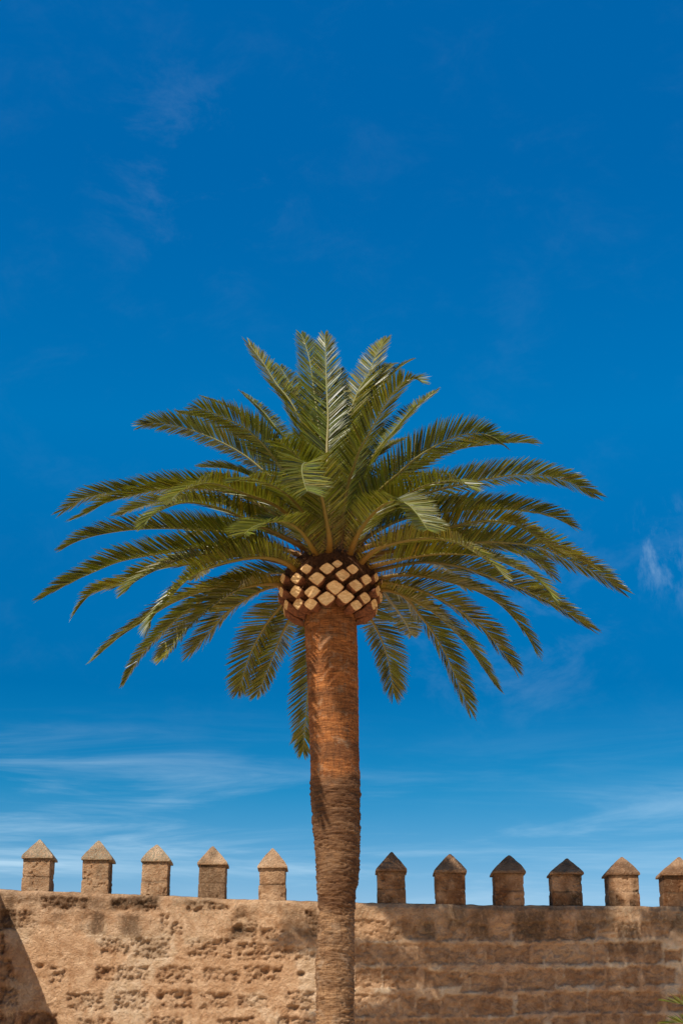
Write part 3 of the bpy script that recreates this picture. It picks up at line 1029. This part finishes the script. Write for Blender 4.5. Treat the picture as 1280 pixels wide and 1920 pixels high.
def build_crown_core():
    zt = zpx(1056)
    prof = [(zt - .12, .42), (zt + .0, .46), (zt + .12, .38), (zt + .28, .28), (zt + .45, .18), (zt + .62, .10), (zt + .75, .04)]
    zi = np.linspace(prof[0][0], prof[-1][0], 36)
    ri = np.interp(zi, [p[0] for p in prof], [p[1] for p in prof])
    V, F = lathe(list(zip(zi, ri)), 70, CX, TREE_Y)
    d = V - np.array((CX, TREE_Y, 0))
    d[:, 2] = 0
    d /= np.maximum(np.linalg.norm(d, axis=1, keepdims=True), 1e-6)
    V = V + d * (0.12 * (fbm(V * np.array((1, 1, .4)), 9, 4, 611) - .5))[:, None]
    V, F = V.tolist(), list(F)
    # loose fibre strips in the leaf bases
    for k in range(260):
        az = rnd.uniform(0, 2 * math.pi)
        z = zt + rnd.uniform(-0.05, 0.55)
        r = 0.46 - 0.25 * max(0, z - zt)
        p = np.array((CX + r * math.sin(az), TREE_Y - r * math.cos(az), z))
        d = np.array((math.sin(az) * rnd.uniform(.2, 1), -math.cos(az) * rnd.uniform(.2, 1), rnd.uniform(-.1, 1.3)))
        d /= np.linalg.norm(d)
        L = rnd.uniform(.12, .32)
        s = np.cross(d, (0, 0, 1.0)); s /= max(np.linalg.norm(s), 1e-5)
        w_ = rnd.uniform(.006, .016)
        b = len(V)
        e = p + d * L + np.array((0, 0, -rnd.uniform(0, .06)))
        V += [(p - s * w_).tolist(), (p + s * w_).tolist(), (p + d * L * .5 + s * w_).tolist(), (p + d * L * .5 - s * w_).tolist(), e.tolist()]
        F += [(b, b + 1, b + 2, b + 3), (b + 3, b + 2, b + 4)]
    return mesh_obj("crown", np.array(V), F, MAT_CROWN, PALM, loc=(CX, TREE_Y, zt))


CROWN = build_crown_core()


def resample(P, n):
    """Catmull-Rom through P, then n points evenly along it"""
    P = np.array(P, dtype=float)
    Q = np.concatenate([[2 * P[0] - P[1]], P, [2 * P[-1] - P[-2]]])
    out = []
    for i in range(1, len(Q) - 2):
        p0, p1, p2, p3 = Q[i - 1:i + 3]
        # centripetal-ish: chord-scaled tangents
        d1 = np.linalg.norm(p2 - p1)
        m1 = (p2 - p0) / max(np.linalg.norm(p2 - p0), 1e-6) * d1
        m2 = (p3 - p1) / max(np.linalg.norm(p3 - p1), 1e-6) * d1
        for t in np.linspace(0, 1, 24, endpoint=False):
            h00, h10, h01, h11 = 2 * t**3 - 3 * t**2 + 1, t**3 - 2 * t**2 + t, -2 * t**3 + 3 * t**2, t**3 - t**2
            out.append(h00 * p1 + h10 * m1 + h01 * p2 + h11 * m2)
    out.append(P[-1])
    out = np.array(out)
    s = np.concatenate([[0], np.cumsum(np.linalg.norm(np.diff(out, axis=0), axis=1))])
    u = np.linspace(0, s[-1], n)
    R = np.stack([np.interp(u, s, out[:, k]) for k in range(3)], 1)
    # a little smoothing
    for _ in range(3):
        R[1:-1] = 0.25 * R[:-2] + 0.5 * R[1:-1] + 0.25 * R[2:]
    return R, s[-1]


def unit(a):
    return a / np.maximum(np.linalg.norm(a, axis=-1, keepdims=True), 1e-9)


def build_frond(path, parent, axis, roll=0.0, leaf=0.44, yellow=0.0, vee=22.0, wbase=1.0, pair_step=0.0175, seed=0, name="frond", bare=0.12, wleaf=1.0, full=0.0, trim=0.15):
    """one feather frond: a tapering midrib with two ranks of folded leaflets, as one mesh"""
    g = np.random.default_rng(seed + 5)
    NS = 48
    C, L = resample(path, 200)
    L -= trim
    keepC = np.linspace(0, 199 * L / (L + trim), NS)
    C = np.stack([np.interp(keepC, np.arange(200), C[:, k]) for k in range(3)], 1)
    T = unit(np.gradient(C, axis=0))
    h = C[-1] - axis
    h[2] = 0
    if np.linalg.norm(h) < 0.6:
        h = C[NS // 2] - axis
        h[2] = 0
    h = unit(h)
    S0 = np.cross((0, 0, 1.0), h)
    S = unit(S0[None, :] - (T @ S0)[:, None] * T)
    Nn = np.cross(T, S)
    rl = sstep(0.05, 0.45, np.linspace(0, 1, NS)) * math.radians(roll)
    S, Nn = S * np.cos(rl)[:, None] + Nn * np.sin(rl)[:, None], Nn * np.cos(rl)[:, None] - S * np.sin(rl)[:, None]
    t = np.linspace(0, 1, NS)
    # midrib
    wd = np.interp(t, [0, .03, .07, .11, .16, .3, .6, 1], [.115, .098, .074, .054, .042, .027, .015, .004]) * wbase
    ht = np.interp(t, [0, .04, .12, .3, .6, 1], [.060, .048, .034, .022, .012, .003]) * wbase
    K = 8
    V, F, MI, TI, YE, AL = [], [], [], [], [], []
    ang = np.linspace(0, 2 * math.pi, K, endpoint=False)
    rib = (C[:, None, :] + S[:, None, :] * (np.cos(ang)[None, :, None] * wd[:, None, None]) + Nn[:, None, :] * (np.sin(ang)[None, :, None] * ht[:, None, None]))
    V.append(rib.reshape(-1, 3))
    AL.append(np.repeat(t, K)); TI.append(np.zeros(NS * K)); YE.append(np.zeros(NS * K))
    i = (np.arange(NS - 1)[:, None] * K + np.arange(K)[None, :]).ravel()
    j = (np.arange(NS - 1)[:, None] * K + (np.arange(K)[None, :] + 1) % K).ravel()
    F4 = [np.stack([i, j, j + K, i + K], 1)]
    nrib = len(F4[0])
    # leaflets
    n1 = int(L * (1 - bare) / pair_step)
    tt = np.repeat(np.linspace(bare, 0.998, n1), 2)
    sd = np.tile([1.0, -1.0], n1)
    tt = np.clip(tt + (g.random(len(tt)) - .5) * 0.35 / n1, bare, 0.999)
    keep = g.random(len(tt)) > 0.025
    tt, sd = tt[keep], sd[keep]
    n = len(tt)
    fi = tt * (NS - 1)
    i0 = np.clip(fi.astype(int), 0, NS - 2)
    fr = (fi - i0)[:, None]
    lerp = lambda A: A[i0] * (1 - fr) + A[i0 + 1] * fr
    c, tv, sv, nv = lerp(C), unit(lerp(T)), unit(lerp(S)), unit(lerp(Nn))
    phi = np.radians(np.interp(tt, [bare, .25, .5, .75, .9, 1.0], [64, 58, 50, 43, 35, 14]) + g.normal(0, 2.2, n))
    # leaflets stand in loose groups at slightly different planes
    grp = np.sin(np.arange(n) * 1.9 + seed) * 2.5
    ve = np.radians(np.interp(tt, [bare, .5, 1], [vee + 8, vee, vee * .6]) + grp + g.normal(0, 3, n))
    ll = leaf * np.interp(tt, [bare, bare + .06, .22, .4, .68, .88, 1.0], [.30, .42, .80, .98, .92, .74, .46]) * (1 + g.normal(0, .05, n))
    ll = ll * (1 + full * sstep(.75, .95, tt))
    phi = phi + full * np.radians(30) * sstep(.7, .95, tt)
    ww = 0.0122 * wleaf * np.interp(tt, [bare, bare + .1, .3, .8, 1.0], [.35, .6, 1.0, .95, .7]) * (1 + g.normal(0, .08, n))
    d = np.cos(phi)[:, None] * tv + np.sin(phi)[:, None] * (sd[:, None] * np.cos(ve)[:, None] * sv + np.sin(ve)[:, None] * nv)
    wv = unit(tv - (np.sum(tv * d, 1))[:, None] * d)
    fn = np.cross(d, wv)
    tw = np.radians(g.normal(0, 20, n) + 12 * sd)
    wv, fn = wv * np.cos(tw)[:, None] + fn * np.sin(tw)[:, None], fn * np.cos(tw)[:, None] - wv * np.sin(tw)[:, None]
    droop = np.array((0, 0, -1.0)) * (g.random(n) * .07 + 0.01)[:, None] * ll[:, None]
    root = c + sd[:, None] * sv * (np.interp(tt, t, wd) * .7)[:, None]
    secs = [(0.0, .45), (0.36, 1.0), (0.72, .72)]
    blk = []
    for u, wf in secs:
        cen = root + d * (ll * u)[:, None] + droop * u * u
        hw = (ww * wf)[:, None]
        blk += [cen - wv * hw + fn * hw * .45, cen, cen + wv * hw + fn * hw * .45]
    blk.append(root + d * ll[:, None] + droop)
    B = np.stack(blk, 1)                        # n x 10 x 3
    base = NS * K
    V.append(B.reshape(-1, 3))
    o = base + np.arange(n)[:, None] * 10
    q = [(0, 1, 4, 3), (1, 2, 5, 4), (3, 4, 7, 6), (4, 5, 8, 7)]
    for a in q:
        F4.append(o + np.array(a)[None, :])
    tri = np.concatenate([o + np.array((6, 7, 9))[None, :], o + np.array((7, 8, 9))[None, :]])
    ti = np.clip(g.normal(.45, .32, n), 0, 1)
    ye = np.clip(yellow + g.normal(0, .12, n) + 0.45 * (g.random(n) < .04) + .9 * np.exp(-((tt - bare) / .06) ** 2), 0, 1)
    TI.append(np.repeat(ti, 10)); YE.append(np.repeat(ye, 10)); AL.append(np.repeat(tt, 10))
    F4 = np.concatenate(F4)
    faces = F4.tolist() + tri.tolist()
    mi = np.ones(len(faces), dtype=np.int32)
    mi[:nrib] = 0
    # some gloss: leaflets are flat shaded halves, the midrib is smooth
    sm = mi == 0
    return mesh_obj(name, np.concatenate(V), faces, [MAT_RIB, MAT_LEAF], parent,
                    {'tint': np.concatenate(TI), 'yellow': np.concatenate(YE), 'along': np.concatenate(AL)}, mi, smooth=sm, loc=path[0])


# each frond: its course (photo points from the base to the tip), depth of the base and the tip relative to the crown's axis, roll, options
FRONDS = [
    # left
    ([(570, 1000), (480, 935), (360, 913), (247, 922), (165, 932), (104, 966)], .1, .9, 10, {}),
    ([(570, 1005), (450, 930), (330, 915), (210, 938), (172, 957), (128, 977)], 0, .2, -10, {}),
    ([(580, 1010), (521, 951), (459, 926), (402, 907), (365, 911), (330, 929), (321, 942)], -.2, -2.6, 0, {'yellow': .15}),
    ([(575, 1010), (480, 962), (390, 940), (310, 940), (265, 950), (212, 969)], .2, 2.2, 0, {}),
    ([(575, 1030), (459, 973), (415, 954), (359, 942), (320, 949), (285, 968), (266, 992)], -.2, -2.0, 0, {}),
    ([(560, 1040), (446, 1003), (360, 992), (265, 992), (200, 1000), (150, 1013), (106, 1035)], .1, .5, 0, {'leaf': .43, 'vee': 40}),
    ([(552, 1053), (480, 1024), (395, 1025), (294, 1039), (224, 1053), (177, 1072), (120, 1098), (66, 1128)], 0, -.2, 0, {'vee': 38, 'tip': 1}),
    ([(548, 1060), (450, 1042), (380, 1055), (294, 1066), (240, 1090), (180, 1108), (155, 1130), (137, 1156)], -.1, -.8, 0, {'yellow': .2}),
    ([(555, 1064), (480, 1036), (402, 1038), (345, 1047), (290, 1070), (252, 1092), (229, 1116)], -.3, -1.9, 0, {'yellow': .2}),
    ([(562, 1076), (535, 1055), (495, 1045), (445, 1050), (390, 1065), (350, 1088), (318, 1122), (285, 1160), (278, 1190)], -.35, -2.3, 25, {'yellow': .1}),
    ([(528, 1092), (472, 1088), (426, 1095), (363, 1114), (320, 1132), (276, 1160), (222, 1196), (169, 1242)], -.1, -.4, -15, {'yellow': .25}),
    ([(540, 1082), (430, 1100), (350, 1145), (300, 1190), (260, 1235), (224, 1295)], .25, 1.5, 0, {'leaf': .3}),
    ([(527, 1096), (457, 1101), (426, 1117), (391, 1142), (347, 1182), (316, 1220), (302, 1243)], -.15, -1.6, -10, {'yellow': .35}),
    ([(530, 1098), (491, 1107), (457, 1126), (419, 1154), (391, 1188), (365, 1215), (351, 1238)], .1, .9, 0, {'yellow': .15}),
    ([(548, 1108), (527, 1136), (504, 1164), (485, 1194), (466, 1234), (452, 1282), (443, 1308)], .35, 1.7, 15, {'yellow': .15}),
    ([(562, 1112), (545, 1156), (529, 1188), (510, 1234), (491, 1282), (477, 1312)], .45, 2.1, -10, {'yellow': .05}),
    ([(606, 1110), (598, 1150), (586, 1220), (577, 1300), (571, 1375), (566, 1424)], .5, 2.2, 10, {'leaf': .42}),
    # upper left
    ([(592, 1000), (521, 907), (490, 879), (459, 854), (421, 832), (381, 814), (343, 801), (287, 793), (251, 802)], .0, .5, 30, {}),
    ([(600, 990), (558, 925), (521, 870), (506, 848), (477, 817), (446, 795), (409, 778), (377, 767), (346, 772)], -.1, -1.2, 25, {}),
    ([(600, 990), (550, 900), (500, 850), (450, 815), (400, 788), (331, 773)], .1, 1.2, 0, {}),
    ([(605, 980), (535, 860), (480, 800), (435, 767), (374, 741)], .25, 2.4, 0, {'leaf': .34}),
    ([(606, 980), (548, 840), (520, 805), (490, 768), (449, 731)], .25, 2.2, 0, {'leaf': .36}),
    ([(588, 1010), (530, 928), (480, 897), (430, 879), (370, 875)], .2, 2.4, 0, {}),
    ([(590, 1015), (540, 960), (480, 925), (420, 900), (380, 905)], .2, 2.6, 0, {}),
    # top
    ([(608, 995), (585, 866), (574, 819), (562, 784), (543, 750), (518, 719), (496, 684), (459, 634)], .1, 1.7, -12, {'yellow': .12}),
    ([(612, 985), (596, 830), (577, 762), (552, 731), (534, 703), (523, 682)], .15, 2.2, 0, {}),
    ([(617, 985), (604, 850), (594, 770), (587, 719), (581, 678), (571, 641), (561, 620)], .1, 1.6, 0, {'leaf': .42}),
    ([(620, 985), (613, 850), (615, 787), (613, 741), (611, 694), (610, 647), (608, 620)], 0, 1.3, 0, {'leaf': .43}),
    ([(625, 985), (632, 820), (636, 756), (637, 709), (640, 686)], .2, 1.7, 0, {'leaf': .32}),
    ([(628, 985), (640, 850), (652, 787), (671, 734), (690, 703), (702, 672), (715, 647), (728, 629)], .1, 1.9, 0, {'yellow': .12}),
    ([(632, 985), (641, 900), (649, 850), (659, 812), (677, 769), (696, 725), (721, 691), (742, 682)], 0, 1.4, 10, {'yellow': .25}),
    ([(632, 985), (658, 830), (690, 755), (720, 712), (745, 690), (773, 674)], .2, 2.2, 0, {}),
    ([(638, 1010), (642, 963), (652, 909), (662, 878), (674, 844), (690, 816), (712, 775), (731, 744), (752, 719), (776, 710), (797, 722)], -.25, -2.0, 8, {}),
    ([(645, 985), (690, 868), (731, 816), (749, 794), (768, 772), (799, 747), (819, 729)], .15, 1.8, 0, {'yellow': .15}),
    ([(640, 990), (665, 895), (690, 862), (715, 842), (759, 820)], .2, 2.6, 0, {'yellow': .3}),
    # right
    ([(655, 1005), (690, 945), (718, 913), (743, 891), (774, 863), (812, 838), (852, 819), (890, 812), (921, 818), (949, 835)], -.1, -1.3, -25, {'leaf': .47}),
    ([(660, 995), (720, 925), (780, 880), (850, 845), (921, 831), (984, 828), (1011, 836)], .1, .8, 0, {}),
    ([(665, 1008), (730, 960), (800, 925), (885, 903), (924, 896), (968, 890), (1028, 893), (1072, 906), (1105, 922), (1130, 934)], .05, .3, -25, {'leaf': .43}),
    ([(662, 1012), (705, 965), (756, 932), (790, 913), (821, 904), (852, 902), (874, 910), (889, 920)], -.2, -2.3, 0, {'yellow': .1}),
    ([(653, 1046), (667, 1010), (686, 979), (705, 958), (724, 944), (745, 939), (765, 947), (781, 963), (796, 985), (804, 998)], -.4, -3.1, 0, {'leaf': .43, 'yellow': .15, 'full': .3}),
    ([(668, 1022), (750, 975), (850, 958), (894, 955), (954, 955), (1013, 962), (1057, 977), (1083, 997)], .1, .8, 0, {'vee': 38}),
    ([(672, 1032), (740, 1012), (820, 995), (864, 983), (909, 976), (954, 980), (983, 992), (1028, 1022), (1085, 1048), (1122, 1068)], -.2, -1.2, 0, {'yellow': .3}),
    ([(676, 1044), (770, 1030), (864, 1020), (918, 1016), (968, 1019), (1013, 1026), (1057, 1046), (1102, 1066), (1146, 1093), (1178, 1115)], 0, -.3, -20, {'leaf': .47, 'yellow': .12}),
    ([(672, 1060), (702, 1032), (749, 1016), (802, 1009), (827, 1011), (852, 1016), (879, 1029), (909, 1049), (933, 1070), (948, 1085)], -.4, -2.6, -15, {'yellow': .2}),
    ([(682, 1068), (715, 1058), (765, 1046), (815, 1039), (865, 1039), (905, 1043), (933, 1050), (968, 1066), (998, 1081), (1025, 1106), (1041, 1133)], -.25, -1.7, 10, {'yellow': .1}),
    ([(680, 1052), (770, 1025), (850, 1012), (930, 1022), (985, 1041), (1020, 1064), (1044, 1092)], .2, 1.4, 0, {}),
    ([(686, 1076), (740, 1062), (796, 1054), (850, 1060), (894, 1072), (945, 1091), (983, 1106), (1028, 1127), (1057, 1145), (1093, 1168), (1122, 1187)], .0, .4, 0, {'leaf': .43}),
    ([(714, 1085), (749, 1078), (796, 1081), (843, 1091), (890, 1106), (934, 1131), (965, 1162), (993, 1200), (1009, 1234)], -.1, -.9, 10, {'yellow': .2}),
    ([(710, 1092), (780, 1105), (840, 1131), (877, 1156), (909, 1181), (931, 1209), (959, 1243), (971, 1267)], .2, 1.0, 0, {'yellow': .15}),
    ([(714, 1106), (743, 1111), (774, 1125), (815, 1150), (846, 1178), (877, 1212), (915, 1266), (935, 1294)], -.1, -.9, 0, {'yellow': .3}),
    ([(705, 1095), (740, 1108), (768, 1128), (784, 1150), (809, 1182), (834, 1224), (852, 1264), (871, 1308), (886, 1347)], .25, 1.3, 0, {'leaf': .43}),
    ([(695, 1090), (732, 1128), (758, 1165), (774, 1197)], .4, 2.8, 0, {}),
    ([(672, 1112), (692, 1156), (702, 1172), (715, 1200), (726, 1232), (734, 1275), (740, 1317)], .45, 1.8, 0, {'yellow': .1}),
    # the curled fronds that come towards us
    ([(616, 1045), (618, 1014), (612, 979), (605, 940), (595, 900), (583, 874), (572, 868), (566, 878), (570, 905), (580, 930)], -.42, -3.2, 0, {'leaf': .47, 'yellow': .12, 'full': .5}),
    ([(597, 1050), (582, 1022), (565, 997), (545, 982), (525, 978), (495, 981), (470, 991), (452, 1008)], -.42, -2.9, 0, {'leaf': .43, 'full': .3}),
    # inner and rear ones, filling the crown
    ([(612, 1000), (600, 930), (575, 880), (540, 840), (510, 825)], -.1, -2.2, 0, {}),
    ([(625, 1000), (640, 930), (655, 880), (668, 830), (672, 790)], .1, 1.9, 0, {}),
    ([(618, 1000), (610, 930), (598, 860), (588, 800), (585, 770)], .2, 2.3, 0, {}),
    ([(645, 1000), (685, 930), (730, 880), (790, 850), (830, 850)], .2, 2.9, 0, {}),
    ([(655, 1020), (720, 975), (790, 950), (860, 945), (900, 960)], .3, 3.0, 0, {}),
    ([(660, 1040), (740, 1010), (810, 1000), (880, 1010), (920, 1030)], .35, 3.1, 0, {}),
    ([(665, 1060), (740, 1045), (800, 1050), (850, 1075), (880, 1110)], .4, 2.9, 0, {}),
    ([(585, 1040), (520, 1005), (450, 985), (390, 990), (350, 1010)], .3, 3.0, 0, {}),
    ([(580, 1060), (510, 1040), (440, 1040), (390, 1060), (360, 1090)], .35, 3.0, 0, {}),
    ([(570, 1080), (510, 1075), (460, 1090), (420, 1120), (400, 1150)], .4, 2.8, 0, {}),
    ([(600, 1010), (560, 950), (520, 915), (470, 900), (430, 905)], -.2, -2.4, 0, {}),
    ([(608, 1020), (590, 960), (560, 930), (520, 925), (500, 940)], .4, 3.4, 0, {}),
    ([(630, 1020), (650, 960), (690, 925), (730, 925), (750, 945)], .45, 3.4, 0, {}),
]


def build_fronds():
    axis = np.array((CX, TREE_Y, 0.0))
    for k, (pts, d0, d1, roll, opt) in enumerate(FRONDS):
        opt = dict(opt)
        opt.pop('tip', None)
        # depth follows the run of the course: petiole first rises, then reaches out
        n = len(pts)
        path = []
        for i, (x, y) in enumerate(pts):
            f = i / (n - 1)
            path.append(at(x, y, TREE_Y + d0 + (d1 - d0) * f))
        # root the petiole inside the crown
        p0 = path[0]
        inner = np.array((CX + (p0[0] - CX) * .45, TREE_Y + (p0[1] - TREE_Y) * .45, min(p0[2] - 0.14, zpx(1060))))
        path = [inner] + path
        opt['yellow'] = opt.get('yellow', 0) * .8 + rnd.uniform(0, .14)
        build_frond(path, CROWN, axis, roll=roll + rnd.uniform(-6, 6), seed=100 + k, **opt)


build_fronds()


# ------------------------------------------------------------------ the small palm at the lower right corner
def build_young_palm():
    base = np.array((4.28, 17.2, 0.0))
    root = empty("young_palm", base.tolist())
    tag(root, "small young palm showing only its frond tips at the lower right corner, beside the wall", "palm tree")
    prof = [(0, .17), (.15, .16), (.4, .17), (.7, .18), (.95, .14), (1.05, .06)]
    prof = [(z * 1.42, r_) for z, r_ in prof]
    zi = np.linspace(0, prof[-1][0], 70)
    ri = np.interp(zi, [p[0] for p in prof], [p[1] for p in prof])
    V, F = lathe(list(zip(zi, ri)), 48, base[0], base[1])
    d = V - np.array((base[0], base[1], 0)); d[:, 2] = 0
    d /= np.maximum(np.linalg.norm(d, axis=1, keepdims=True), 1e-6)
    V = V + d * (0.05 * (fbm(V * np.array((1, 1, .6)), 14, 4, 701) - .5) + .02 * np.abs((V[:, 2] * 9) % 1 - .5))[:, None]
    mesh_obj("trunk", V, F, MAT_FIBRE, root, loc=base)
    axis = base.copy()
    top = base + np.array((0, 0, 1.36))
    for k in range(19):
        az = k * 2.39996 + .5
        tl = k / 18.0
        up = 1.25 - 0.95 * tl
        reach = 0.40 + 0.75 * tl
        dv = np.array((math.sin(az), -math.cos(az), 0))
        if k == 0:
            dv, up, reach = np.array((-.97, -.25, 0)), 1.33, 0.83
        elif k == 1:
            dv, up, reach = np.array((-.9, .35, 0)), 1.16, 0.80
        p0 = top + dv * .08
        pts = [p0, p0 + dv * reach * .3 + np.array((0, 0, up * .55)), p0 + dv * reach * .7 + np.array((0, 0, up * .9)), p0 + dv * reach + np.array((0, 0, up * (.95 - .45 * tl)))]
        build_frond(pts, root, axis, seed=900 + k, leaf=.30, trim=.03, wbase=.45, pair_step=.028, vee=30, wleaf=.8)


build_young_palm()
